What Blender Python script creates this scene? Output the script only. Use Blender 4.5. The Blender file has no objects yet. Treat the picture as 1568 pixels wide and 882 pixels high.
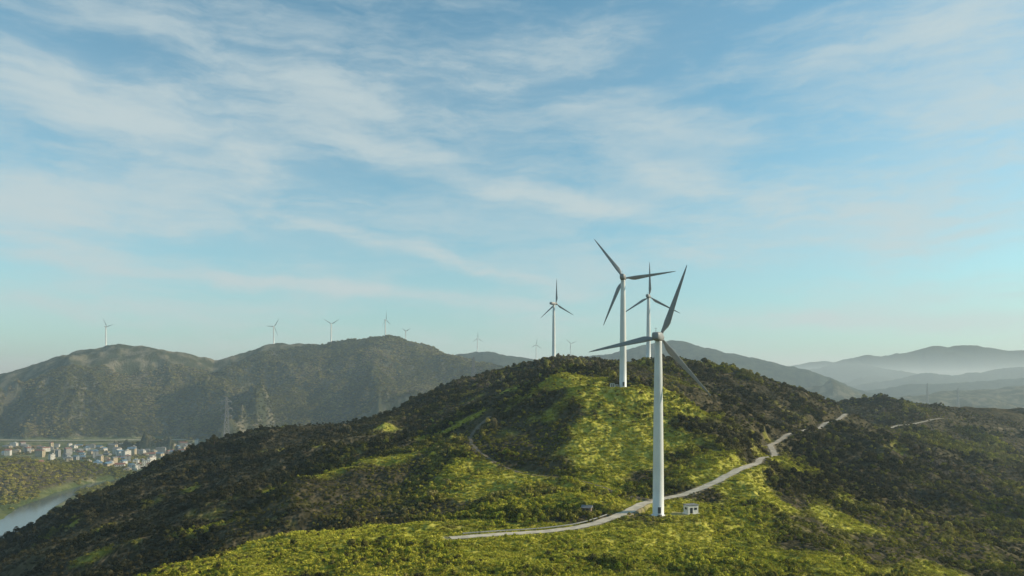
import bpy, math, random
import numpy as np
random.seed(3); rng=np.random.default_rng(7)
scene=bpy.context.scene
ZC=180.0; F=1100.0
def P(px,py,d): return ((px-784)/F*d, d, ZC+(590-py)/F*d)

# ------------------------------------------------------------------ noise
def _h(i,j,s):
    n=(i.astype(np.int64)*374761393+j.astype(np.int64)*668265263+s*2147483647)&0xffffffff
    n=((n^(n>>13))*1274126177)&0xffffffff
    n=n^(n>>16)
    return (n&0xffff)/65535.0
def vnoise(x,y,s=0):
    xi=np.floor(x);yi=np.floor(y);fx=x-xi;fy=y-yi
    fx=fx*fx*fx*(fx*(fx*6-15)+10);fy=fy*fy*fy*(fy*(fy*6-15)+10)
    xi=xi.astype(np.int64);yi=yi.astype(np.int64)
    a=_h(xi,yi,s);b=_h(xi+1,yi,s);c=_h(xi,yi+1,s);d=_h(xi+1,yi+1,s)
    return (a*(1-fx)+b*fx)*(1-fy)+(c*(1-fx)+d*fx)*fy
def fbm(x,y,o=4,s=0):
    v=0;a=.5;t=0
    for k in range(o):
        v=v+a*vnoise(x,y,s+k*17);t+=a;a*=.5
        x,y=x*1.62+y*1.17+3.1,y*1.62-x*1.17+7.7
    return v/t
def ridged(x,y,o=4,s=0):
    v=0;a=.5;t=0
    for k in range(o):
        v=v+a*(1-np.abs(2*vnoise(x,y,s+k*13)-1));t+=a;a*=.5
        x,y=x*1.62+y*1.17+3.1,y*1.62-x*1.17+7.7
    return v/t
def sstep(a,b,x):
    t=np.clip((x-a)/(b-a),0,1);return t*t*(3-2*t)

# ------------------------------------------------------------------ near hill survey points
S=[(250,882,245),(390,832,235),(640,803,250),(520,815,243),(500,882,190),(784,882,190),(1000,882,190),(1200,882,200),(1400,882,240),(1568,882,285),
(1008,787,265),(930,798,255),(850,818,238),(700,832,228),(1058,789,268),(1000,768,285),(945,762,298),(870,742,325),(800,722,345),(740,695,372),(722,665,402),(745,648,430),
(850,772,285),(720,722,338),(800,748,308),(640,788,305),(500,795,330),(740,790,272),(700,760,320),
(580,708,400),(500,733,390),(420,765,370),(350,795,350),(270,830,330),(180,860,320),(450,805,325),(350,845,288),(200,895,300),(560,755,350),(640,740,350),
(480,710,470),(400,725,480),(300,760,470),(200,795,450),(100,838,430),(0,882,400),(560,690,455),
(0,850,480),(70,802,500),(150,760,520),(260,716,550),(350,680,590),(430,659,620),(540,648,650),(590,637,670),(640,614,690),(700,588,710),(770,573,740),(820,557,790),(848,553,830),(890,552,760),(930,556,650),
(960,558,610),(993,562,640),(1040,556,620),(1130,574,615),(1200,598,625),(1260,624,640),(1310,650,640),
(890,582,440),(954,597,418),(925,590,425),(860,594,420),(800,614,430),(760,637,425),(850,577,520),(770,600,560),(700,622,560),(620,652,560),(680,657,470),(560,672,520),(600,690,445),(930,570,540),(1010,580,500),
(930,640,392),(930,680,360),(930,725,332),(800,665,395),(780,700,365),(860,620,405),(1050,640,400),(1050,690,352),(1070,728,322),(1120,660,385),(1030,600,430),(1100,622,430),(1140,645,415),(870,700,350),(980,742,315),
(1030,765,290),(1100,740,312),(1140,722,330),(1160,712,345),(1175,700,365),(1190,688,392),(1182,672,425),(1225,660,470),(1200,640,520),
(1180,745,328),(1250,705,420),(1300,745,370),(1400,705,520),(1500,745,480),(1568,750,500),(1568,805,400),(1400,805,325),(1250,800,285),(1120,800,262),(1300,668,560),(1400,668,640),(1500,703,620),(1568,725,640),
(1270,624,880),(1340,614,900),(1400,615,900),(1450,627,880),(1568,632,900),(1400,652,770),(1500,668,790),(1568,695,770),(1700,640,950),(1750,760,640),(1750,860,400)]
W=[P(*s) for s in S]
def A(x,y,z): W.append((x,y,z))
# unseen ground around and behind the crest
A(0,90,122);A(-130,80,112);A(150,80,112);A(0,-150,100);A(-300,-100,70);A(300,-100,75);A(0,-500,40);A(-260,200,80);A(260,180,92);A(420,300,60)
A(-420,330,40);A(-560,500,15);A(-480,700,8);A(-608,853,0);A(-700,650,0);A(-700,300,0);A(-420,860,5);A(-300,820,60);A(-250,930,10)
A(-120,860,100);A(0,960,120);A(120,900,110);A(60,1100,50);A(-100,1050,30);A(250,800,100);A(330,1050,60);A(600,1100,80);A(800,1200,30);A(550,1300,0)
A(760,560,40);A(820,850,80);A(-600,1000,0);A(-300,1150,0);A(0,1300,0);A(300,1350,0);A(700,300,20);A(700,-100,0);A(-700,-200,0);A(1100,900,40);A(1100,500,0)
W=np.array(W)
def tps(r2): return np.where(r2>1e-9, .5*r2*np.log(np.maximum(r2,1e-9)),0)
CP=W[:,:2]/100; NP_=len(CP)
D2=((CP[:,None]-CP[None])**2).sum(2)
KM=tps(D2)+np.eye(NP_)*0.03
Pm=np.hstack([np.ones((NP_,1)),CP])
MM=np.block([[KM,Pm],[Pm.T,np.zeros((3,3))]])
sol=np.linalg.solve(MM,np.concatenate([W[:,2],np.zeros(3)]))
wv,av=sol[:NP_],sol[NP_:]
def near_h(x,y):
    X=x/100;Y=y/100
    out=av[0]+av[1]*X+av[2]*Y
    for i in range(NP_):
        out=out+wv[i]*tps((X-CP[i,0])**2+(Y-CP[i,1])**2)
    return out

# ------------------------------------------------------------------ far ridges (crest polylines), slope
RID=[
 ([(-500,600,2700),(-200,590,2900),(0,573,2950),(80,551,3000),(150,532,3000),(185,526,2950),(280,540,2950),(330,552,3000),(410,528,3050),(430,526,3050),(500,527,3050),(590,516,3000),(640,526,2950),(690,545,2950),(760,560,2900),(830,580,2900)],.62),
 ([(150,532,3000),(110,575,2800),(60,610,2650)],.6),
 ([(410,528,3050),(370,570,2800),(300,588,2700),(180,600,2650),(40,615,2620),(-100,625,2600)],.65),
 ([(590,516,3000),(575,560,2750),(520,590,2600),(470,620,2500)],.65),
 ([(590,516,3000),(640,570,2700),(660,600,2550)],.6),
 ([(430,590,2600),(380,610,2520),(330,635,2480)],.6),
 ([(640,560,4200),(700,543,4300),(740,538,4300),(790,547,4300),(850,556,4300),(900,560,4300)],.4),
 ([(860,570,4600),(930,543,4700),(1000,526,4700),(1035,521,4700),(1080,532,4650),(1150,547,4600),(1210,562,4500),(1260,582,4400),(1310,605,4300)],.4),
 ([(1035,521,4700),(1100,560,4200),(1180,590,3900)],.4),
 ([(1180,582,9500),(1240,576,9500),(1275,563,9500),(1300,554,9500),(1322,559,9500),(1350,574,9500),(1380,582,9000)],.35),
 ([(1330,589,7000),(1380,578,7200),(1420,571,7200),(1455,575,7200),(1490,569,7300),(1525,576,7300),(1568,561,7300),(1700,556,7300)],.35),
 ([(1180,574,15000),(1220,562,15000),(1250,554,15000),(1280,554,15000),(1310,549,15500),(1330,542,15500),(1350,553,15500),(1375,553,15500),(1400,537,16000),(1415,532,16000),(1435,530,16500),(1448,534,16500),(1470,527,16500),(1510,531,16500),(1530,541,16500),(1568,543,16500),(1700,535,16500)],.35),
 ([(1180,604,5200),(1260,594,5300),(1330,598,5300),(1400,588,5300),(1470,586,5300),(1568,578,5300),(1700,575,5300)],.35),
 ([(1280,615,3500),(1340,610,3550),(1400,606,3600),(1460,598,3700),(1500,597,3700),(1568,590,3700),(1750,585,3700)],.35),
 ([(1150,612,2500),(1250,610,2500),(1320,618,2400)],.3),
 ([(700,566,9000),(900,570,9000),(1100,572,9500),(1250,575,9500)],.3),
 ([(-700,560,6000),(-300,565,6000),(-100,575,5500)],.35),
]
def far_h(x,y):
    out=np.zeros_like(x)-5
    wx=(fbm(x/260,y/260,3,91)-.5)*120; wy=(fbm(x/260,y/260,3,57)-.5)*120
    rn=ridged(x/330,y/330,4,5)
    rn2=ridged(x/1500,y/1500,4,25)
    fz=(fbm(x/700,y/700,4,39)-.5)
    for pts,sl in RID:
        p=[P(*q) for q in pts]
        far=p[0][1]>4000
        nn=rn2 if far else rn
        best=np.full_like(x,-1e9)
        for a,b in zip(p[:-1],p[1:]):
            ax,ay,az=a;bx,by,bz=b
            dx,dy=bx-ax,by-ay;L2=dx*dx+dy*dy
            qx=x+wx*.5;qy=y+wy*.5
            t=np.clip(((qx-ax)*dx+(qy-ay)*dy)/L2,0,1)
            dist=np.sqrt((qx-ax-t*dx)**2+(qy-ay-t*dy)**2)
            soft=25.0 if not far else 90.
            ds=np.sqrt(dist*dist+soft*soft)-soft
            hh=az+t*(bz-az)-sl*ds*(1.6-1.15*nn)
            if p[0][1]>6500: hh=hh+fz*110
            best=np.maximum(best,hh)
        k=14.0
        out=np.maximum(out,best)+ np.maximum(k-np.abs(out-best),0)**2/(4*k)
    out=out+(fbm(x/45,y/45,3,71)-.5)*16*sstep(10,60,out)
    return out

RIV=[(-300,960),(-120,880),(-20,838),(20,803),(55,776),(100,754),(150,740),(230,728),(330,722),(420,716)]
RIV=[P(a,b,198000/(b-590))[:2] for a,b in RIV]
def polydist(x,y,pl):
    best=np.full_like(x,1e9)
    for a,b in zip(pl[:-1],pl[1:]):
        dx,dy=b[0]-a[0],b[1]-a[1]
        t=np.clip(((x-a[0])*dx+(y-a[1])*dy)/(dx*dx+dy*dy),0,1)
        best=np.minimum(best,(x-a[0]-t*dx)**2+(y-a[1]-t*dy)**2)
    return np.sqrt(best)

def H0(x,y):
    x=np.asarray(x,float);y=np.asarray(y,float)
    r=np.hypot(x-50,(y-450)*.9)
    h=1.5+2.5*(fbm(x/150,y/150,3,2)-.5)
    # wooded knolls beyond the river
    for px,d,s,hh in ((25,1310,100,30),(-40,1200,110,36),(110,1440,85,18),(-200,1350,180,40)):
        cx=(px-784)/F*d
        h=h+hh*np.exp(-(((x-cx)/s)**2+((y-d)/(s*.8))**2))*(.7+.6*fbm(x/60,y/60,3,19))
    f=np.full_like(h,-5.)
    m=y>1400
    if m.any(): f[m]=far_h(x[m],y[m])
    h=np.where(f>h,f,h)
    m=r<1150
    if m.any():
        xm,ym=x[m],y[m]
        nh=near_h(xm,ym)
        dd=np.hypot(xm,ym)
        nh=nh+(ridged(xm/70,ym/70,3,77)-.62)*12*sstep(40,150,nh)*sstep(150,330,dd)
        fl=np.exp(-(((xm+190)/150)**2+((ym-440)/150)**2))
        fr=np.exp(-(((xm-300)/140)**2+((ym-470)/190)**2))
        wv_=(fbm(xm/90,ym/90,2,61)-.5)*60
        nh=nh+fl*38*(ridged((xm+wv_)/190,(ym-.25*xm+wv_)/75,3,15)-.6)+fr*28*(ridged((ym+wv_)/210,(xm+.5*ym+wv_)/80,3,29)-.6)
        nh=nh+(fbm(xm/16,ym/16,3,33)-.5)*4.0
        k=1-sstep(850,1150,r[m])
        hm=h[m]
        h[m]=np.maximum(hm,nh*k+hm*(1-k))
    dr=polydist(x,y,RIV)
    h=np.where(dr<40, np.minimum(h, -3+sstep(10,40,dr)*(h+3)), h)
    return h

# ------------------------------------------------------------------ roads
def catmull(pts,step):
    pts=[np.array(p,float) for p in pts]; pts=[2*pts[0]-pts[1]]+pts+[2*pts[-1]-pts[-2]]
    out=[]
    for i in range(1,len(pts)-2):
        a,b,c,d=pts[i-1:i+3]; m=max(2,int(np.linalg.norm(c-b)/step))
        for k in range(m):
            t=k/m
            out.append(.5*((2*b)+(-a+c)*t+(2*a-5*b+4*c-d)*t*t+(-a+3*b-3*c+d)*t**3))
    out.append(pts[-2]); return np.array(out)
def RP(l): return [P(*q)[:2] for q in l]
ROADS=[
 ('summit_road',RP([(690,834,227),(735,830,230),(780,825,234),(850,817,240),(910,805,248),(955,788,262),(985,772,280),(1010,764,290),(1045,757,297),(1100,740,312),(1140,722,330),(1160,712,345)]),4.3),
 ('ridge_road',RP([(1160,712,345),(1166,703,362),(1186,690,388),(1180,673,425),(1200,665,450),(1226,659,480),(1262,655,540),(1310,650,640),(1345,645,720),(1400,643,780),(1450,640,815),(1530,640,835),(1600,642,840)]),3.2),
 ('hill_track',RP([(1000,767,286),(945,762,298),(870,742,325),(800,722,345),(740,695,372),(720,670,400),(728,655,425),(750,642,450)]),1.5),
]
RC=[]
for nm,pl,w in ROADS:
    c=catmull(pl,5); z=H0(c[:,0],c[:,1])
    k=np.ones(7)/7; zp=np.pad(z,3,'edge'); z=np.convolve(zp,k,'valid')
    if nm=='ridge_road': z=z+(RC[0][2][-1]-z[0])*np.clip(1-np.arange(len(z))/6,0,1)
    RC.append((nm,c,z,w))
PADS=[(P(1008,787,265),11),(P(954,597,418),13),(P(1040,785,268),12)]
PADZ=[float(H0(np.array([p[0]]),np.array([p[1]]))[0]) for p,_ in PADS]
PADZ[2]=PADZ[0]
def H(x,y,full=False):
    x=np.asarray(x,float);y=np.asarray(y,float)
    h=H0(x,y)
    rd=np.full_like(h,1e3)
    m=(np.hypot(x,y)<1150)&(y>150)
    if m.any():
        xm,ym=x[m],y[m];hm=h[m]
        best=np.full_like(hm,1e9);zz=np.zeros_like(hm)
        for nm,c,z,w in RC:
            off=(5.2-w)*.5+(.9 if nm=='hill_track' else 0)
            for i in range(len(c)-1):
                a,b=c[i],c[i+1];dx,dy=b-a
                t=np.clip(((xm-a[0])*dx+(ym-a[1])*dy)/(dx*dx+dy*dy),0,1)
                q=np.sqrt((xm-a[0]-t*dx)**2+(ym-a[1]-t*dy)**2)+off
                u=q<best
                best=np.where(u,q,best);zz=np.where(u,z[i]+t*(z[i+1]-z[i]),zz)
        k=1-sstep(4.4,11,best)
        hm=hm*(1-k)+zz*k
        for (p,rad),pz in zip(PADS,PADZ):
            q=np.hypot(xm-p[0],ym-p[1]);k=(1-sstep(rad*.6,rad*1.5,q))*(best>3.5)
            hm=hm*(1-k)+pz*k
            best=np.minimum(best,np.maximum(q-rad*.30+3,3.0))
        h[m]=hm;rd[m]=best
    return (h,rd) if full else h
def h1(x,y): return float(H(np.array([x]),np.array([y]))[0])

# zones of bright grass / low scrub, with sunlit patches put into their colour : (px,py,d, radius_x, radius_y, strength)
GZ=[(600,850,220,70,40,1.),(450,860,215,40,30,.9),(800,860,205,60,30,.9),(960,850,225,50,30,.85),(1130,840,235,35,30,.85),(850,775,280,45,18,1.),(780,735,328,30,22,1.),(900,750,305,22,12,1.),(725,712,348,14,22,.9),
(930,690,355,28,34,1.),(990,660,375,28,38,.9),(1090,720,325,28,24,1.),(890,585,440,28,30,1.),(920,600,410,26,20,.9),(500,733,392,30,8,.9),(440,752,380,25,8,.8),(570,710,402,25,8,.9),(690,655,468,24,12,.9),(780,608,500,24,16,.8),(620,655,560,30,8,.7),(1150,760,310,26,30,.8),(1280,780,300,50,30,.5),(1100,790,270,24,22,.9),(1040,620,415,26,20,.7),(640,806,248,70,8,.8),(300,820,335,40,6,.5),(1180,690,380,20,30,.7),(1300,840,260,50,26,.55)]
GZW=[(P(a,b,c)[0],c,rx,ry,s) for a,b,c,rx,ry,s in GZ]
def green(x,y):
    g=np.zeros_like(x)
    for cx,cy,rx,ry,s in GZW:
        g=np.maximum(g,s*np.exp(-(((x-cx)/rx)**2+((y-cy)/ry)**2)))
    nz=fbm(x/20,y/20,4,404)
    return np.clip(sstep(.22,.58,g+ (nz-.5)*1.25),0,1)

# ------------------------------------------------------------------ materials helpers
def mat(name):
    m=bpy.data.materials.new(name);m.use_nodes=True;nt=m.node_tree;nt.nodes.clear()
    return m,nt
class N:
    def __init__(s,nt): s.nt=nt
    def n(s,t,**k):
        a=s.nt.nodes.new(t)
        for q,v in k.items(): setattr(a,q,v)
        return a
    def l(s,a,b): s.nt.links.new(a,b)
    def set(s,inp,v):
        if isinstance(v,bpy.types.NodeSocket): s.l(v,inp)
        else: inp.default_value=v
    def math(s,op,a,b=0.,c=None,clamp=False):
        m=s.n('ShaderNodeMath',operation=op,use_clamp=clamp);s.set(m.inputs[0],a);s.set(m.inputs[1],b)
        if c is not None: s.set(m.inputs[2],c)
        return m.outputs[0]
    def mix(s,f,a,b,bt='MIX'):
        m=s.n('ShaderNodeMix',data_type='RGBA',blend_type=bt)
        s.set(m.inputs[0],f);s.set(m.inputs[6],a);s.set(m.inputs[7],b);return m.outputs[2]
    def noise(s,vec,scale,detail=4,rough=.55,dist=0,dim='2D',out=0):
        m=s.n('ShaderNodeTexNoise',noise_dimensions=dim);
        if vec is not None:s.l(vec,m.inputs['Vector'])
        m.inputs['Scale'].default_value=scale;m.inputs['Detail'].default_value=detail;m.inputs['Roughness'].default_value=rough;m.inputs['Distortion'].default_value=dist
        return m.outputs[out]
    def mr(s,v,a,b,c=0,d=1,interp='SMOOTHSTEP'):
        m=s.n('ShaderNodeMapRange',interpolation_type=interp);s.set(m.inputs[0],v)
        for i,q in enumerate((a,b,c,d)): m.inputs[i+1].default_value=q
        return m.outputs[0]
def c4(r,g,b): return (r,g,b,1)
def simple(name,col,rough=.6,var=.15,scale=2.0,metal=0):
    m,nt=mat(name);k=N(nt)
    tc=k.n('ShaderNodeTexCoord')
    nz=k.noise(tc.outputs['Object'],scale,3,dim='3D')
    dark=tuple(c*(1-var) for c in col);lite=tuple(min(1,c*(1+var)) for c in col)
    c=k.mix(k.mr(nz,.3,.7),c4(*dark),c4(*lite))
    b=k.n('ShaderNodeBsdfPrincipled');k.l(c,b.inputs['Base Color']);b.inputs['Roughness'].default_value=rough;b.inputs['Metallic'].default_value=metal
    o=k.n('ShaderNodeOutputMaterial');k.l(b.outputs[0],o.inputs[0]);return m

def terrain_mat():
    m,nt=mat('hill_ground');k=N(nt)
    g=k.n('ShaderNodeNewGeometry');pos=g.outputs['Position']
    at=k.n('ShaderNodeAttribute',attribute_name='green').outputs['Fac']
    fl=k.n('ShaderNodeAttribute',attribute_name='flat').outputs['Fac']
    rd=k.n('ShaderNodeAttribute',attribute_name='dirt').outputs['Fac']
    sp=k.n('ShaderNodeSeparateXYZ');k.l(pos,sp.inputs[0])
    n1=k.noise(pos,.02,3,.6);n2=k.noise(pos,.25,4,.65)
    brush=k.mix(k.mr(n1,.35,.65),c4(.036,.033,.018),c4(.075,.065,.035))
    brush=k.mix(k.mr(n2,.45,.75),brush,c4(.13,.105,.065))
    rock=k.mix(k.mr(n1,.4,.72),c4(.05,.056,.026),c4(.17,.15,.10))
    brush=k.mix(k.mr(sp.outputs[1],1500,2300),brush,rock)
    brush=k.mix(k.mr(sp.outputs[1],3300,4200),brush,k.mix(k.mr(n1,.35,.65),c4(.022,.032,.024),c4(.05,.06,.038)))
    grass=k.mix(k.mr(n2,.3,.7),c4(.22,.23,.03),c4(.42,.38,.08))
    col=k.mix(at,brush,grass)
    vo=k.n('ShaderNodeTexVoronoi',voronoi_dimensions='2D');k.l(pos,vo.inputs['Vector']);vo.inputs['Scale'].default_value=.014
    fieldc=k.mix(k.mr(vo.outputs['Color'],.2,.8),c4(.10,.12,.04),c4(.26,.24,.13))
    fieldc=k.mix(k.mr(n1,.4,.6),fieldc,c4(.07,.09,.03))
    col=k.mix(fl,col,fieldc)
    col=k.mix(k.math('MULTIPLY',rd,k.mr(n2,.3,.6,.4,.9)),col,c4(.32,.265,.18))
    bp=k.n('ShaderNodeBump');bp.inputs['Strength'].default_value=.9;bp.inputs['Distance'].default_value=4.0
    k.l(k.noise(pos,.16,2,.6),bp.inputs['Height'])
    b=k.n('ShaderNodeBsdfDiffuse');k.l(col,b.inputs['Color'])
    k.l(bp.outputs[0],b.inputs['Normal'])
    o=k.n('ShaderNodeOutputMaterial');k.l(b.outputs[0],o.inputs[0]);return m

def leaf_mat(name):
    m,nt=mat(name);k=N(nt)
    t=k.n('ShaderNodeAttribute',attribute_name='tint',attribute_type='INSTANCER').outputs['Fac']
    v=k.n('ShaderNodeAttribute',attribute_name='vari',attribute_type='INSTANCER').outputs['Fac']
    lf=k.n('ShaderNodeAttribute',attribute_name='leafvar').outputs['Fac']
    d=k.mix(v,c4(.026,.030,.013),c4(.145,.120,.055))
    d=k.mix(k.mr(v,.82,.98),d,c4(.24,.19,.13))
    g=k.mix(v,c4(.30,.33,.03),c4(.74,.66,.09))
    c=k.mix(t,d,g)
    c=k.mix(k.math('MULTIPLY',lf,.55),c,c4(.025,.025,.012))
    df=k.n('ShaderNodeBsdfDiffuse');k.l(c,df.inputs[0])
    tr=k.n('ShaderNodeBsdfTranslucent');k.l(k.mix(k.math('MULTIPLY',t,.4),c,c4(.40,.37,.02),'MIX'),tr.inputs[0])
    mx=k.n('ShaderNodeMixShader');mx.inputs[0].default_value=.22;k.l(df.outputs[0],mx.inputs[1]);k.l(tr.outputs[0],mx.inputs[2])
    o=k.n('ShaderNodeOutputMaterial');k.l(mx.outputs[0],o.inputs[0]);return m

def new_obj(name,verts,faces,mats=(),parent=None,smooth=False,mi=None):
    me=bpy.data.meshes.new(name);me.from_pydata([tuple(v) for v in verts],[],faces);me.update()
    for mm in mats: me.materials.append(mm)
    if mi is not None: me.polygons.foreach_set('material_index',mi)
    if smooth: me.polygons.foreach_set('use_smooth',[True]*len(me.polygons))
    o=bpy.data.objects.new(name,me);scene.collection.objects.link(o)
    if parent: o.parent=parent
    return o
def empty(name,loc=(0,0,0),rz=0):
    o=bpy.data.objects.new(name,None);scene.collection.objects.link(o);o.location=loc;o.rotation_euler[2]=rz;return o

# ------------------------------------------------------------------ terrain sheet
th=np.radians(np.concatenate([np.arange(-180,-42,3.0),np.linspace(-42,42,1100),np.arange(45,180,3.0)]))
r=np.concatenate([[2,15,30,50,70,90,110,130],np.geomspace(145,1000,440),np.geomspace(1008,3400,220),np.geomspace(3430,32000,150)])
TH,R=np.meshgrid(th,r)
X=(R*np.sin(TH)).ravel();Y=(R*np.cos(TH)).ravel()
Z=np.empty_like(X);RDv=np.empty_like(X)
CH=120000
for i in range(0,len(X),CH):
    Z[i:i+CH],RDv[i:i+CH]=H(X[i:i+CH],Y[i:i+CH],True)
nr,na=TH.shape
me=bpy.data.meshes.new('hill_terrain')
idx=np.arange(nr*na).reshape(nr,na)
q1=idx[:-1,:];q2=idx[1:,:]
f=np.stack([q1,np.roll(q1,-1,1),np.roll(q2,-1,1),q2],-1).reshape(-1,4)[:,::-1]
me.vertices.add(len(X));me.vertices.foreach_set('co',np.stack([X,Y,Z],1).ravel())
me.loops.add(f.size);me.loops.foreach_set('vertex_index',f.ravel().astype(np.int32))
me.polygons.add(len(f));me.polygons.foreach_set('loop_start',np.arange(0,f.size,4,dtype=np.int32))
me.polygons.foreach_set('loop_total',np.full(len(f),4,dtype=np.int32))
me.polygons.foreach_set('use_smooth',np.ones(len(f),bool))
me.update(calc_edges=True)
rr=np.hypot(X,Y)
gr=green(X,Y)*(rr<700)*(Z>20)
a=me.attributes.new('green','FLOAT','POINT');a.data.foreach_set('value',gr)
a=me.attributes.new('flat','FLOAT','POINT');a.data.foreach_set('value',(1-sstep(4,10,Z))*sstep(300,700,rr))
a=me.attributes.new('dirt','FLOAT','POINT');a.data.foreach_set('value',1-sstep(2.8,4.6,RDv+ (fbm(X/5,Y/5,2,8)-.5)*2))
me.materials.append(terrain_mat())
ter=bpy.data.objects.new('hill_terrain',me);scene.collection.objects.link(ter)

# ------------------------------------------------------------------ roads
road_m=simple('pale_concrete',(.46,.40,.31),.85,.22,.35)
ridge_m=simple('gravel_track',(.36,.31,.24),.9,.25,.4)
track_m=simple('dirt_track',(.12,.10,.065),.95,.3,.5)
def strip(name,c,w,zf,mats,thick=0):
    c=np.array(c);t=np.gradient(c,axis=0);t/=np.linalg.norm(t,axis=1)[:,None];nn=np.stack([-t[:,1],t[:,0]],1)
    vs=[];fs=[];offs=np.linspace(-.5,.5,5)
    for i in range(len(c)):
        for o in offs:
            p=c[i]-nn[i]*o*w*(1+.12*math.sin(i*1.7+o*9))
            vs.append((p[0],p[1],zf(i)+ (0.0)))
    for i in range(len(c)-1):
        for j in range(4):
            q=i*5+j;fs.append((q,q+1,q+6,q+5))
    return new_obj(name,vs,fs,mats,smooth=True)
for k,(nm,c,z,w) in enumerate(RC):
    c2=[];z2=[]
    for i in range(len(c)-1):
        for t in (0,.5): c2.append(c[i]*(1-t)+c[i+1]*t);z2.append(z[i]*(1-t)+z[i+1]*t)
    c2.append(c[-1]);z2.append(z[-1])
    strip(nm,c2,w,lambda i:z2[i]+.22+.006*k,[{'hill_track':track_m,'ridge_road':ridge_m}.get(nm,road_m)])
# valley highway
hw=[P(a,b,198000/(b-590))[:2] for a,b in ((-300,672),(-60,676),(120,677),(330,675),(420,672))]
hc=catmull(hw,30)
strip('valley_highway',hc,20,lambda i:6.2,[simple('highway_concrete',(.42,.39,.34),.8,.1,.02)])

# river
wm,nt=mat('river_water');k=N(nt);b=k.n('ShaderNodeBsdfPrincipled');b.inputs['Base Color'].default_value=c4(.05,.08,.09);b.inputs['Roughness'].default_value=.12
g=k.n('ShaderNodeNewGeometry');bp=k.n('ShaderNodeBump');bp.inputs['Strength'].default_value=.15;k.l(k.noise(g.outputs['Position'],.15,4),bp.inputs['Height']);k.l(bp.outputs[0],b.inputs['Normal'])
o=k.n('ShaderNodeOutputMaterial');k.l(b.outputs[0],o.inputs[0])
strip('river',catmull(RIV,25),70,lambda i:-.9,[wm])

# ------------------------------------------------------------------ foliage source meshes
leafm=leaf_mat('foliage')
barkm=simple('bark',(.09,.07,.05),.9)
src=bpy.data.collections.new('foliage_kinds')
def finish(name,vs,fs,mi,coll,R):
    me=bpy.data.meshes.new(name);me.from_pydata(vs,[],fs);me.materials.append(leafm);me.materials.append(barkm)
    me.polygons.foreach_set('material_index',mi)
    a=me.attributes.new('leafvar','FLOAT','FACE');a.data.foreach_set('value',np.clip(R.normal(.35,.35,len(fs)),0,1))
    me.update();coll.objects.link(bpy.data.objects.new(name,me))
def bush(name,seed,lobes,leaves,ls,tree=False):
    R=np.random.default_rng(seed);vs=[];fs=[];mi=[]
    L=[]
    for i in range(lobes):
        a=R.uniform(0,6.28);rad=R.uniform(0,.62)
        L.append((rad*math.cos(a),rad*math.sin(a),R.uniform(.25,.65)+(0.9 if tree else 0)*(1-rad*.5),R.uniform(.32,.58)))
    if tree:
        m=6;b0=len(vs)
        for zz,rr_ in ((-.3,.09),(1.0,.05)):
            for j in range(m): vs.append((rr_*math.cos(j*6.283/m),rr_*math.sin(j*6.283/m),zz))
        for j in range(m): fs.append((b0+j,b0+(j+1)%m,b0+m+(j+1)%m,b0+m+j));mi.append(1)
    for i in range(leaves):
        cx,cy,cz,cr=L[R.integers(lobes)]
        d=R.normal(size=3);d/=np.linalg.norm(d);
        if d[2]<-.35: d[2]*=-1
        p=np.array([cx,cy,cz])+d*cr*R.uniform(.75,1.08)*np.array([1,1,.85])
        if p[2]<.02:p[2]=.02
        nrm=d+R.normal(size=3)*.35;nrm/=np.linalg.norm(nrm)
        u=np.cross(nrm,R.normal(size=3));u/=np.linalg.norm(u);v=np.cross(nrm,u)
        s=ls*R.uniform(.6,1.3);s2=s*R.uniform(.5,.9);b0=len(vs)
        for q in (-u*s,-v*s2,u*s,v*s2): vs.append(tuple(p+q+nrm*0.12*s*R.normal()))
        fs.append((b0,b0+1,b0+2,b0+3));mi.append(0)
    finish(name,vs,fs,mi,src,R)
for i in range(5): bush('shrub_%c'%(97+i),10+i,5+i%3,110,.22)
for i in range(3): bush('small_tree_%c'%(97+i),30+i,7,140,.22,True)
src2=bpy.data.collections.new('grass_kinds')
def tuft(name,seed):
    R=np.random.default_rng(seed);vs=[];fs=[]
    for i in range(45):
        a=R.uniform(0,6.28);rr_=R.uniform(0,1)**.6;x,y=rr_*math.cos(a),rr_*math.sin(a)
        h=R.uniform(.2,.6)*(1.1-.6*rr_);w=R.uniform(.08,.17);t=R.uniform(0,6.28);lx,ly=R.normal(size=2)*.4
        b0=len(vs);vs+= [(x-w*math.cos(t),y-w*math.sin(t),-.05),(x+w*math.cos(t),y+w*math.sin(t),-.05),(x+lx+w*.6*math.cos(t),y+ly+w*.6*math.sin(t),h),(x+lx-w*.6*math.cos(t),y+ly-w*.6*math.sin(t),h*.95)]
        fs.append((b0,b0+1,b0+2,b0+3))
    finish(name,vs,fs,[0]*len(fs),src2,R)
for i in range(3): tuft('grass_tuft_%c'%(97+i),60+i)

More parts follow.
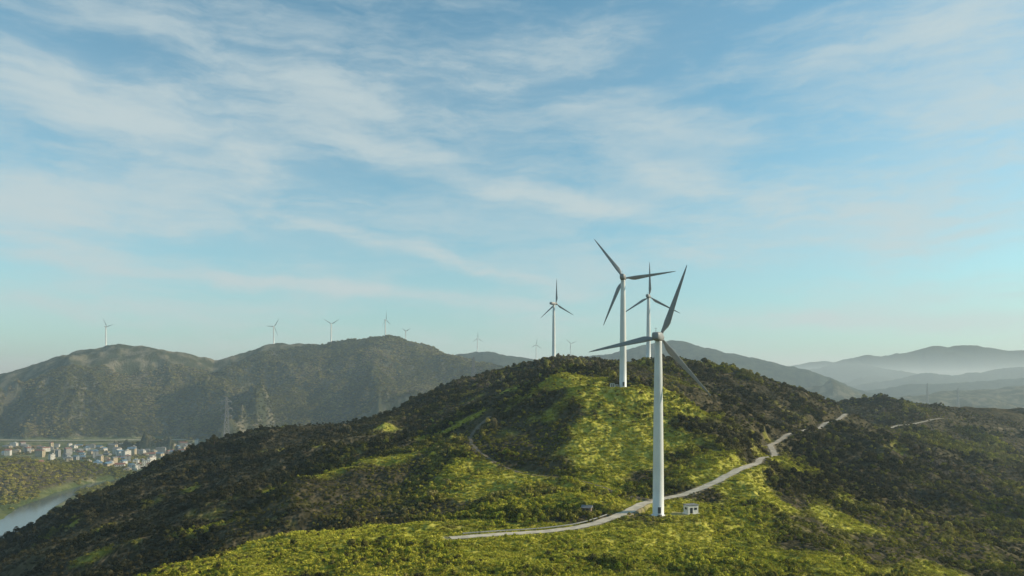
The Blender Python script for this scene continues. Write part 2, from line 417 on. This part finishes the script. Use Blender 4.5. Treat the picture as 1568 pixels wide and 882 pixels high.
def scatter(name,x,y,z,scl,tint,vari,coll):
    n=len(x)
    me=bpy.data.meshes.new(name);me.vertices.add(n);me.vertices.foreach_set('co',np.stack([x,y,z],1).ravel())
    def at(nm,t,v,f='value'):
        a=me.attributes.new(nm,t,'POINT');a.data.foreach_set(f,np.ascontiguousarray(v).ravel())
    at('scl','FLOAT_VECTOR',scl,'vector');at('rotz','FLOAT',rng.uniform(0,6.28,n));at('tint','FLOAT',tint);at('vari','FLOAT',vari)
    at('kind','INT',rng.integers(0,1000,n).astype(np.int32))
    me.update();o=bpy.data.objects.new(name,me);scene.collection.objects.link(o)
    ng=bpy.data.node_groups.new(name,'GeometryNodeTree')
    ng.interface.new_socket('Geometry',in_out='INPUT',socket_type='NodeSocketGeometry');ng.interface.new_socket('Geometry',in_out='OUTPUT',socket_type='NodeSocketGeometry')
    k=N(ng);gi=k.n('NodeGroupInput');go=k.n('NodeGroupOutput')
    iop=k.n('GeometryNodeInstanceOnPoints');ci=k.n('GeometryNodeCollectionInfo');ci.inputs[0].default_value=coll
    ci.inputs['Separate Children'].default_value=True;ci.inputs['Reset Children'].default_value=True
    iop.inputs['Pick Instance'].default_value=True
    def na(nm,t):
        a=k.n('GeometryNodeInputNamedAttribute',data_type=t);a.inputs[0].default_value=nm;return a.outputs[0]
    cx=k.n('ShaderNodeCombineXYZ');k.l(na('rotz','FLOAT'),cx.inputs[2])
    k.l(gi.outputs[0],iop.inputs['Points']);k.l(ci.outputs[0],iop.inputs['Instance']);k.l(na('kind','INT'),iop.inputs['Instance Index'])
    k.l(cx.outputs[0],iop.inputs['Rotation']);k.l(na('scl','FLOAT_VECTOR'),iop.inputs['Scale']);k.l(iop.outputs[0],go.inputs[0])
    md=o.modifiers.new('scatter','NODES');md.node_group=ng
    return o

# near scrub
n=120000
ang=rng.uniform(-math.radians(40),math.radians(40),n);rr=rng.uniform(165,1050,n)
x=rr*np.sin(ang);y=rr*np.cos(ang);h,rd=H(x,y,True);g=green(x,y)*(rr<700)
patch=fbm(x/30,y/30,3,88)
keep=(h>6)&(rd>3.8)&(rng.uniform(0,1,n)<np.where(g>.5,.6,1.0)*np.where(patch<.36,.45,1))
x,y,h,g,patch,rd,rr=[q[keep] for q in (x,y,h,g,patch,rd,rr)];n=len(x)
s=rng.uniform(.7,1.85,n)*(1-.38*g)*(.7+.8*sstep(.4,.65,patch))*(.85+.5*sstep(300,900,rr))
s=np.where(rd<8,s*.55,s)
s=np.where(rng.uniform(0,1,n)<.03,s*1.5,s)
left_shade=np.maximum(sstep(-20,-150,x)*sstep(280,350,y),sstep(-.33,-.43,x/y))  # shade of the left flank, put into the shrub colour below
vari=np.clip(1.3*fbm(x/45,y/45,3,12)+.6*rng.uniform(0,1,n)-.45-.35*left_shade,0,1)
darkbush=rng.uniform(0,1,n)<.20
tint=np.clip(g*np.where(darkbush,.12,rng.uniform(.55,1.15,n))+ ((rng.uniform(0,1,n)<.14)*.35+.32*sstep(.5,.7,fbm(x/60,y/60,3,501)))*(1-left_shade),0,1)
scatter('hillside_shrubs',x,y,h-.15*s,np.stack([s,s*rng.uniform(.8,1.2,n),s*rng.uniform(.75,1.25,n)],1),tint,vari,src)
# grass
n=45000
ang=rng.uniform(-math.radians(40),math.radians(40),n);rr=rng.uniform(165,470,n)
x=rr*np.sin(ang);y=rr*np.cos(ang);h,rd=H(x,y,True);g=green(x,y)
keep=(g>.25)&(rd>3.4)
x,y,h,g=[q[keep] for q in (x,y,h,g)];n=len(x);s=rng.uniform(.7,1.5,n)
scatter('hillside_grass',x,y,h,np.stack([s,s,s*.8],1),np.clip(g*rng.uniform(.75,1.15,n),0,1),rng.uniform(0.1,1,n),src2)
# distant forest on the mountain across the valley and wooded knolls
n=75000
ang=rng.uniform(-math.radians(38),math.radians(3),n);rr=np.sqrt(rng.uniform(2350**2,3120**2,n))
x=rr*np.sin(ang);y=rr*np.cos(ang)
n2=18000;a2=rng.uniform(-math.radians(40),math.radians(-16),n2);r2=rng.uniform(1000,2400,n2)
x=np.concatenate([x,r2*np.sin(a2)]);y=np.concatenate([y,r2*np.cos(a2)]);h=H(x,y)
rr=np.hypot(x,y);nn=fbm(x/60,y/60,3,5)
bare=(rr>2350)&(fbm(x/110,y/110,4,222)<.38)
keep=((h>7)|((nn>.54)&(h>.5)&(rr<2500)))&(~bare|(rng.uniform(0,1,len(x))<.4));x,y,h,rr=[q[keep] for q in (x,y,h,rr)];n=len(x)
s=rng.uniform(3.2,7.0,n)*np.where(rr<2300,.75,1)
scatter('distant_forest',x,y,h-.3*s,np.stack([s,s,s*.8],1),np.clip(rng.uniform(.0,.34,n)+.2*(rr<2000),0,1),np.clip(1.4*fbm(x/160,y/160,3,44)+.5*rng.uniform(0,1,n)-.36,0,1),src)

# ------------------------------------------------------------------ turbines
white=simple('turbine_white_paint',(.66,.66,.64),.45,.06,.15)
blade_m=simple('blade_backlit_grey',(.24,.24,.235),.5,.1,.3)  # backlit darkness of blades, hub and nacelle put into the grey
darkm=simple('dark_steel',(.06,.06,.06),.5)
def lathe(prof,seg=28):
    vs=[];fs=[]
    for rad,z in prof:
        for j in range(seg): vs.append((rad*math.cos(2*math.pi*j/seg),rad*math.sin(2*math.pi*j/seg),z))
    for i in range(len(prof)-1):
        for j in range(seg): fs.append((i*seg+j,i*seg+(j+1)%seg,(i+1)*seg+(j+1)%seg,(i+1)*seg+j))
    fs.append(tuple(range(seg-1,-1,-1)));fs.append(tuple((len(prof)-1)*seg+j for j in range(seg)))
    return vs,fs
def blade_mesh(Rr):
    st=[(0,.85,.85,0),(.04,.85,.85,0),(.09,1.2,.75,18),(.16,2.1,.62,15),(.22,2.5,.5,12),(.35,2.1,.38,8),(.5,1.65,.28,5),(.65,1.3,.2,3),(.8,.95,.14,1),(.92,.6,.09,0),(.985,.3,.05,0),(1,.06,.03,0)]
    vs=[];fs=[];m=14
    for t,ch,tk,tw in st:
        a=math.radians(tw+6)
        for j in range(m):
            q=2*math.pi*j/m
            cx=math.cos(q)*ch/2;cy=math.sin(q)*tk/2*(1-.5*math.cos(q) if t>.06 else 1)
            cx+= (ch*.22 if t>.12 else 0)
            cyb=cy+ .9*t*t
            vs.append((cx*math.cos(a)-cyb*math.sin(a),cx*math.sin(a)+cyb*math.cos(a),t*Rr))
    for i in range(len(st)-1):
        for j in range(m): fs.append((i*m+j,i*m+(j+1)%m,(i+1)*m+(j+1)%m,(i+1)*m+j))
    fs.append(tuple((len(st)-1)*m+j for j in range(m)))
    return vs,fs
bv,bf=blade_mesh(1.0)
def turbine(x,y,zb,hub,Rr,yaw,phase,fat=1):
    # yaw: clockwise from +Y : direction the rotor faces
    root=empty('wind_turbine',(x,y,zb))
    vs,fs=lathe([(q*fat,zz) for q,zz in [(2.5,-1.5),(2.5,.25),(2.12,.26),(2.08,.3),(1.95,hub*.25),(1.96,hub*.251),(1.75,hub*.52),(1.76,hub*.521),(1.5,hub*.78),(1.51,hub*.781),(1.27,hub-1.9),(1.3,hub-1.6)]])
    new_obj('tower',vs,fs,[white],root,True)
    # door + steps
    vs=[];fs=[]
    def box(cx,cy,cz,sx,sy,sz,V=None,Fs=None):
        V=vs if V is None else V;Fs=fs if Fs is None else Fs;b=len(V)
        for i in (-1,1):
            for j in (-1,1):
                for kk in (-1,1): V.append((cx+i*sx/2,cy+j*sy/2,cz+kk*sz/2))
        for q in ((0,1,3,2),(4,6,7,5),(0,4,5,1),(2,3,7,6),(0,2,6,4),(1,5,7,3)): Fs.append(tuple(b+w for w in q))
    box(0,-2.08,2.2,1.1,.14,2.3);box(0,-2.9,.6,1.3,1.4,.18);box(0,-3.7,.3,1.3,.4,.16)
    new_obj('door_and_steps',vs,fs,[darkm],root)
    top=bpy.data.objects.new('nacelle_mount',None);scene.collection.objects.link(top);top.parent=root;top.location=(0,0,hub);top.rotation_euler[2]=-yaw
    # nacelle: rounded tapered hull along Y (rotor at +Y)
    secs=[(-6.0,.9,.9),(-5.8,1.25,1.3),(-3,1.55,1.6),(0,1.65,1.7),(2.2,1.5,1.5),(2.9,1.2,1.2)];m=16;vs=[];fs=[]
    for yy,hx,hz in secs:
        for j in range(m):
            q=2*math.pi*j/m;cc,ss=math.cos(q),math.sin(q)
            vs.append((hx*math.copysign(abs(cc)**.5,cc),yy,hz*math.copysign(abs(ss)**.5,ss)+.1))
    for i in range(len(secs)-1):
        for j in range(m): fs.append((i*m+j,(i+1)*m+j,(i+1)*m+(j+1)%m,i*m+(j+1)%m))
    fs.append(tuple(range(m)));fs.append(tuple((len(secs)-1)*m+j for j in range(m-1,-1,-1)))
    box(.0,-4.6,2.3,.12,.12,1.4,vs,fs);box(0,-4.6,2.9,.9,.1,.1,vs,fs)
    new_obj('nacelle',vs,fs,[blade_m],top,True)
    rot=bpy.data.objects.new('rotor',None);scene.collection.objects.link(rot);rot.parent=top;rot.location=(0,4.1,.1);rot.rotation_euler[1]=phase
    vs,fs=lathe([(1.25,-1.2),(1.4,-.4),(1.4,.5),(1.15,1.2),(.7,1.7),(.2,1.95)],20)
    hb=new_obj('hub',[(a,c,b) for a,b,c in vs],[tuple(reversed(q)) for q in fs],[blade_m],rot,True)
    for i in range(3):
        bl=new_obj('blade_%d'%(i+1),[(a*fat,b*fat,c*Rr) for a,b,c in bv],bf,[blade_m],rot,True);bl.rotation_euler[1]=math.radians(120*i)
    return root
R_=math.radians
def place(px,pyb,pyh,d,Rpx,yaw,ph,fat=1):
    x,y,_=P(px,pyb,d);zb=h1(x,y);zh=ZC+(590-pyh)/F*d
    turbine(x,y,zb,zh-zb,Rpx*d/F,R_(yaw),R_(ph),fat)
place(1008,787,516,265,118,22,20)
place(954,597,425,418,79,15,84)
place(993,562,454,640,54,22,0)
place(848,553,465,815,39,45,0)
for px,pb,ph_,d,rp,yw,p in ((162,528,500,3000,17,30,200),(419,527,500,3050,16,20,35),(507,526,496,3050,15,10,60),(590,516,490,3000,15,50,0),(621,520,507,3400,9,20,60),(731,539,518,4300,12,30,0),(821,551,528,4300,10,20,5),(874,556,526,4400,11,20,70)):
    place(px,pb,ph_,d,rp,yw,p,1.3)

# ------------------------------------------------------------------ small buildings
wallm=simple('white_render',(.60,.58,.53),.8,.15,1.2);cream=simple('cream_render',(.44,.37,.25),.85,.15,1.2);greyw=simple('grey_render',(.28,.28,.27),.85,.15,1.2)
roofm=simple('grey_roof',(.16,.16,.16),.8,.2,.8);redroof=simple('clay_roof',(.20,.09,.06),.85,.2,.6);blueroof=simple('blue_sheet_roof',(.10,.17,.24),.6,.2,.6);glassm=simple('dark_window',(.03,.035,.04),.2)
def boxv(V,Fs,MI,cx,cy,cz,sx,sy,sz,m):
    b=len(V)
    for i in (-1,1):
        for j in (-1,1):
            for kk in (-1,1): V.append((cx+i*sx/2,cy+j*sy/2,cz+kk*sz/2))
    for q in ((0,1,3,2),(4,6,7,5),(0,4,5,1),(2,3,7,6),(0,2,6,4),(1,5,7,3)): Fs.append(tuple(b+w for w in q));MI.append(m)
def building(name,x,y,z,rz,w,dp,h,fl,flat,roof,wall):
    V=[];Fs=[];MI=[]
    boxv(V,Fs,MI,0,0,h/2-.5,w,dp,h+1,0)
    nb=max(2,int(w/3.2))
    for f_ in range(fl):
        zc=h*(f_+.55)/fl
        for i in range(nb):
            xx=-w/2+w*(i+.5)/nb
            for sg in (-1,1): boxv(V,Fs,MI,xx,sg*(dp/2+.02),zc,w/nb*.5,.1,h/fl*.45,2)
        for sg in (-1,1): boxv(V,Fs,MI,sg*(w/2+.02),0,zc,.1,dp*.3,h/fl*.42,2)
    if flat:
        boxv(V,Fs,MI,0,0,h+.65,w+.5,dp+.5,.3,1);boxv(V,Fs,MI,w*.2,0,h+1.7,w*.25,dp*.4,1.8,0)
    else:
        b=len(V);e=.6;rh=dp*.28
        V+= [(-w/2-e,-dp/2-e,h+.5),(w/2+e,-dp/2-e,h+.5),(w/2+e,dp/2+e,h+.5),(-w/2-e,dp/2+e,h+.5),(-w/2-e,0,h+.5+rh),(w/2+e,0,h+.5+rh)]
        for q in ((0,1,5,4),(2,3,4,5),(0,4,3),(1,2,5),(3,2,1,0)): Fs.append(tuple(b+t for t in q));MI.append(1)
    o=new_obj(name,V,Fs,[wall,roof,glassm],None,False,MI);o.location=(x,y,z);o.rotation_euler[2]=rz;return o
taken=[]
for i in range(330):
    for _ in range(30):
        c=random.choice([(255,700,45,9),(110,692,60,6),(290,690,30,7),(60,690,50,5),(150,712,35,9),(235,716,30,8),(200,694,80,8),(175,705,40,10)])
        px=random.gauss(c[0],c[2]);py=random.gauss(c[1],c[3])
        if 682<py<736 and -40<px<350: break
    d=198000/(py-590);x,y=(px-784)/F*d,d
    if any((x-a)**2+(y-b)**2<25**2 for a,b in taken): continue
    if polydist(np.array([x]),np.array([y]),RIV)[0]<50: continue
    z=h1(x,y)
    if z>6 or z<.3: continue
    taken.append((x,y))
    fl=random.choice([1,2,2,3,3,4,5])
    building('village_house',x,y,z,random.uniform(-.5,.5)+random.choice([0,1.57]),random.uniform(9,24),random.uniform(7,13),fl*3.2,fl,random.random()<.4,random.choice([roofm,roofm,redroof,blueroof]),random.choice([wallm,cream,greyw,wallm,cream]))
# equipment shed by the near turbine
x,y,_=P(1058,790,268)
sh=empty('turbine_equipment_shed',(x,y,h1(x,y)),.35)
V=[];Fs=[];MI=[];boxv(V,Fs,MI,0,0,.1,5.2,3.8,.6,0);boxv(V,Fs,MI,0,0,1.9,4.4,3.0,3.0,0);new_obj('walls',V,Fs,[wallm],sh)
V=[];Fs=[];MI=[];boxv(V,Fs,MI,0,0,3.52,4.9,3.5,.22,0);new_obj('roof',V,Fs,[roofm],sh)
V=[];Fs=[];MI=[];boxv(V,Fs,MI,-.8,-1.52,1.5,1.1,.08,2.1,0);boxv(V,Fs,MI,1.0,-1.52,2.1,1.2,.08,.8,0);boxv(V,Fs,MI,-2.22,0,2.2,.08,1.2,.8,0);new_obj('door_and_vents',V,Fs,[glassm],sh)
# roadside hut
x,y,_=P(899,793,262)
sh=empty('roadside_hut',(x,y,h1(x,y)),-.4)
brown=simple('weathered_timber',(.20,.14,.09),.9)
V=[];Fs=[];MI=[];boxv(V,Fs,MI,0,0,1.1,3.4,2.2,2.4,0);new_obj('walls',V,Fs,[brown],sh)
V=[(-2,-1.5,2.31),(2,-1.5,2.31),(2,1.5,2.31),(-2,1.5,2.31),(-2,0,3.2),(2,0,3.2)];new_obj('roof',V,[(0,1,5,4),(2,3,4,5),(0,4,3),(1,2,5),(3,2,1,0)],[roofm],sh)
V=[];Fs=[];MI=[];boxv(V,Fs,MI,.4,-1.12,.95,.9,.06,1.9,0);boxv(V,Fs,MI,-.9,-1.12,1.4,.7,.06,.6,0);new_obj('door_and_window',V,Fs,[glassm],sh)
# transformer cabinets at second turbine
for dx,s in ((-6.5,1.),(-4.0,.75)):
    x,y,_=P(954,597,418);x+=dx;y-=2
    V=[];Fs=[];MI=[];boxv(V,Fs,MI,0,0,1.2*s,2.4*s,2.0*s,2.6*s,0);boxv(V,Fs,MI,0,0,2.6*s,2.7*s,2.3*s,.2,1);boxv(V,Fs,MI,-.5*s,-1.01*s,1.3*s,.8*s,.06,1.7*s,2);boxv(V,Fs,MI,.5*s,-1.01*s,1.3*s,.8*s,.06,1.7*s,2)
    o=new_obj('transformer_cabinet',V,Fs,[wallm,roofm,roofm],None,False,MI);o.location=(x,y,h1(x,y))
# guard rail along the near road
c=RC[0][1];z=RC[0][2];V=[];Fs=[];MI=[]
t=np.gradient(c,axis=0);t/=np.linalg.norm(t,axis=1)[:,None]
sel=[i for i in range(len(c)) if 228<c[i,1]<262]
prev=None
for i in sel:
    p=c[i]+np.array([-t[i,1],t[i,0]])*3.3
    boxv(V,Fs,MI,p[0],p[1],z[i]+.45,.14,.14,1.0,0)
    if prev is not None:
        b=len(V)
        for (qx,qy,qz) in (prev,(p[0],p[1],z[i])):
            for dz in (.5,.85): V+= [(qx,qy-.05,qz+dz),(qx,qy+.05,qz+dz)]
        Fs+=[(b,b+2,b+6,b+4),(b+1,b+5,b+7,b+3),(b+2,b+3,b+7,b+6)];MI+=[0,0,0]
    prev=(p[0],p[1],z[i])
new_obj('guard_rail',V,Fs,[greyw])

# ------------------------------------------------------------------ lattice towers
steel=simple('galvanised_steel',(.30,.30,.30),.5,.1,1)
def beam(V,Fs,a,b,w):
    a=np.array(a,float);b=np.array(b,float);d=b-a;d/=np.linalg.norm(d)
    u=np.cross(d,[.3,.9,.2]);u/=np.linalg.norm(u);v=np.cross(d,u);k0=len(V)
    for q in (a,b):
        for s1,s2 in ((-1,-1),(1,-1),(1,1),(-1,1)): V.append(tuple(q+u*s1*w/2+v*s2*w/2))
    for j in range(4): Fs.append((k0+j,k0+(j+1)%4,k0+4+(j+1)%4,k0+4+j))
def pylon(name,px,d,pytop,arms=True,wb=8,w=.35,zmin=None):
    x=(px-784)/F*d;zb=h1(x,d);hh=max(30,min(110,ZC+(590-pytop)/F*d-zb))
    V=[];Fs=[];lv=9
    def cr(t): return (wb/2)*(1-t)+.55*t if t<1 else .55
    pz=[hh*(1-(1-i/lv)**1.15) for i in range(lv+1)]
    for i in range(lv):
        a,b=cr(pz[i]/hh),cr(pz[i+1]/hh)
        ca=[(-a,-a,pz[i]),(a,-a,pz[i]),(a,a,pz[i]),(-a,a,pz[i])];cb=[(-b,-b,pz[i+1]),(b,-b,pz[i+1]),(b,b,pz[i+1]),(-b,b,pz[i+1])]
        for j in range(4):
            beam(V,Fs,ca[j],cb[j],w);beam(V,Fs,ca[j],cb[(j+1)%4],w*.6);beam(V,Fs,ca[(j+1)%4],cb[j],w*.6);beam(V,Fs,cb[j],cb[(j+1)%4],w*.6)
    if arms:
        for t,L in ((.66,4.5),(.79,5),(.92,4)):
            z0=hh*t;q=cr(t)
            for sg in (-1,1):
                for yy in (-q,q): beam(V,Fs,(sg*q,yy,z0),(sg*L,0,z0+.3),w*.7);beam(V,Fs,(sg*q,yy,z0+2.4),(sg*L,0,z0+.3),w*.7)
                beam(V,Fs,(sg*L,0,z0+.3),(sg*L,0,z0-2.2),w)
    o=new_obj(name,V,Fs,[steel]);o.location=(x,d,zb);o.rotation_euler[2]=.5;return o
pylon('transmission_tower',347,660,608,True,6,.35)
pylon('transmission_tower',725,760,553,False,5,.35)
pylon('transmission_tower',1420,2400,535,True,10,.8)
pylon('transmission_tower',1467,2300,575,True,10,.8)

# ------------------------------------------------------------------ haze (real air volume over the valley)
hm,nt=mat('morning_haze');k=N(nt)
vs_=k.n('ShaderNodeVolumeScatter');vs_.inputs['Color'].default_value=c4(.70,.87,.98);vs_.inputs['Density'].default_value=.000105;vs_.inputs['Anisotropy'].default_value=.2
o=k.n('ShaderNodeOutputMaterial');k.l(vs_.outputs[0],o.inputs['Volume'])
E=26000
V=[];Fs=[];MI=[];boxv(V,Fs,MI,0,8000,100,2*E,2*E,700,0)
hz=new_obj('valley_haze',V,Fs,[hm])

# ------------------------------------------------------------------ sky
SUN_AZ=87;SUN_EL=26
w=bpy.data.worlds.new('World');scene.world=w;w.use_nodes=True;nt=w.node_tree;nt.nodes.clear();k=N(nt)
sky=k.n('ShaderNodeTexSky',sky_type='NISHITA');sky.sun_disc=False;sky.sun_elevation=R_(SUN_EL);sky.sun_rotation=R_(SUN_AZ);sky.air_density=1.0;sky.dust_density=.6;sky.ozone_density=1.2
tc=k.n('ShaderNodeTexCoord');sx=k.n('ShaderNodeSeparateXYZ');k.l(tc.outputs['Generated'],sx.inputs[0])
az=k.math('MULTIPLY',k.math('ARCTAN2',sx.outputs[0],sx.outputs[1]),57.2958)
el=k.math('MULTIPLY',k.math('ARCSINE',sx.outputs[2]),57.2958)
cb=k.n('ShaderNodeCombineXYZ');k.l(az,cb.inputs[0]);k.l(el,cb.inputs[1]);base=cb.outputs[0]
wcol=k.noise(base,.13,3,.5,0,'2D',1)
sub=k.n('ShaderNodeVectorMath',operation='SUBTRACT');k.l(wcol,sub.inputs[0]);sub.inputs[1].default_value=(.5,.5,.5)
ml=k.n('ShaderNodeVectorMath',operation='MULTIPLY');k.l(sub.outputs[0],ml.inputs[0]);ml.inputs[1].default_value=(5,1.7,0)
ad=k.n('ShaderNodeVectorMath',operation='ADD');k.l(base,ad.inputs[0]);k.l(ml.outputs[0],ad.inputs[1]);warp=ad.outputs[0]
def stroke(px,py,L,W_,ang,amp):
    a=math.degrees(math.atan((px-784)/F));e=math.degrees(math.atan((590-py)/F*math.cos(math.radians(a))))
    m=k.n('ShaderNodeMapping',vector_type='TEXTURE');k.l(warp,m.inputs[0])
    m.inputs['Location'].default_value=(a,e,0);m.inputs['Rotation'].default_value=(0,0,math.radians(-ang));m.inputs['Scale'].default_value=(L*.052,W_*.052,1)
    d=k.n('ShaderNodeVectorMath',operation='DOT_PRODUCT');k.l(m.outputs[0],d.inputs[0]);k.l(m.outputs[0],d.inputs[1])
    return k.math('MULTIPLY',k.math('POWER',2.718,k.math('MULTIPLY',d.outputs['Value'],-1.)),amp)
ST=[(190,168,260,36,13,1.5),(700,265,260,18,12,1.3),(880,312,170,14,9,1.3),(650,392,200,11,13,1.2),(430,436,260,9,3,1.7),(1330,350,240,50,-4,1.2),(40,330,110,60,10,1.),(1480,190,220,55,-15,.7),(1480,40,170,36,0,.7),(1150,490,280,14,3,1.),(650,130,380,46,-8,.55),(300,60,380,40,15,.45),(1060,275,110,18,20,.9),(60,470,140,18,0,.8),(350,340,300,50,8,.55),(1000,190,170,26,10,.4)]
tot=None
for s in ST:
    v=stroke(*s);tot=v if tot is None else k.math('ADD',tot,v)
mp=k.n('ShaderNodeMapping');k.l(warp,mp.inputs[0]);mp.inputs['Rotation'].default_value=(0,0,math.radians(12));mp.inputs['Scale'].default_value=(.06,.28,1)
st=k.noise(mp.outputs[0],1.0,6,.64,.0)
mp2=k.n('ShaderNodeMapping');k.l(base,mp2.inputs[0]);mp2.inputs['Rotation'].default_value=(0,0,math.radians(16));mp2.inputs['Scale'].default_value=(.15,.6,1)
st2=k.noise(mp2.outputs[0],1.0,6,.68,.3)
dens=k.math('MULTIPLY',tot,k.math('ADD',.45,k.math('MULTIPLY',k.mr(st,.3,.7),.80)))
dens=k.math('ADD',dens,k.math('MULTIPLY',k.mr(st,.36,.70),.55))
dens=k.math('MULTIPLY',dens,k.math('ADD',.25,k.math('MULTIPLY',st2,1.5)))
dens=k.math('MULTIPLY',dens,.82)
dens=k.math('DIVIDE',dens,k.math('POWER',k.math('ADD',1.,k.math('POWER',dens,3.)),.3333))
skyc=k.mix(1.,sky.outputs[0],c4(.70,1.10,1.03),'MULTIPLY')
hf=k.math('POWER',2.718,k.math('MULTIPLY',k.math('ABSOLUTE',el),-1/7.))
skyc=k.mix(k.math('MULTIPLY',hf,.92),skyc,c4(2.6,3.2,3.5))
cc=k.mix(k.math('MULTIPLY',dens,.92),skyc,c4(3.75,4.4,4.5))
bg=k.n('ShaderNodeBackground');k.l(cc,bg.inputs[0]);bg.inputs[1].default_value=.15
o=k.n('ShaderNodeOutputWorld');k.l(bg.outputs[0],o.inputs[0])

sd=bpy.data.lights.new('sun','SUN');sd.energy=5.0;sd.angle=R_(.5);sd.color=(1,.87,.64)
so=bpy.data.objects.new('sun',sd);scene.collection.objects.link(so)
from mathutils import Vector
sdir=Vector((math.sin(R_(SUN_AZ))*math.cos(R_(SUN_EL)),math.cos(R_(SUN_AZ))*math.cos(R_(SUN_EL)),math.sin(R_(SUN_EL))))
so.rotation_euler=sdir.to_track_quat('Z','Y').to_euler()

cam=bpy.data.cameras.new('camera');co=bpy.data.objects.new('camera',cam);scene.collection.objects.link(co)
co.location=(0,0,ZC);co.rotation_euler=(math.pi/2,0,0);cam.sensor_width=36;cam.lens=36*F/1568;cam.shift_y=149/1568;cam.clip_start=1;cam.clip_end=80000
scene.camera=co
scene.view_settings.view_transform='Standard';scene.view_settings.look='None';scene.view_settings.exposure=0
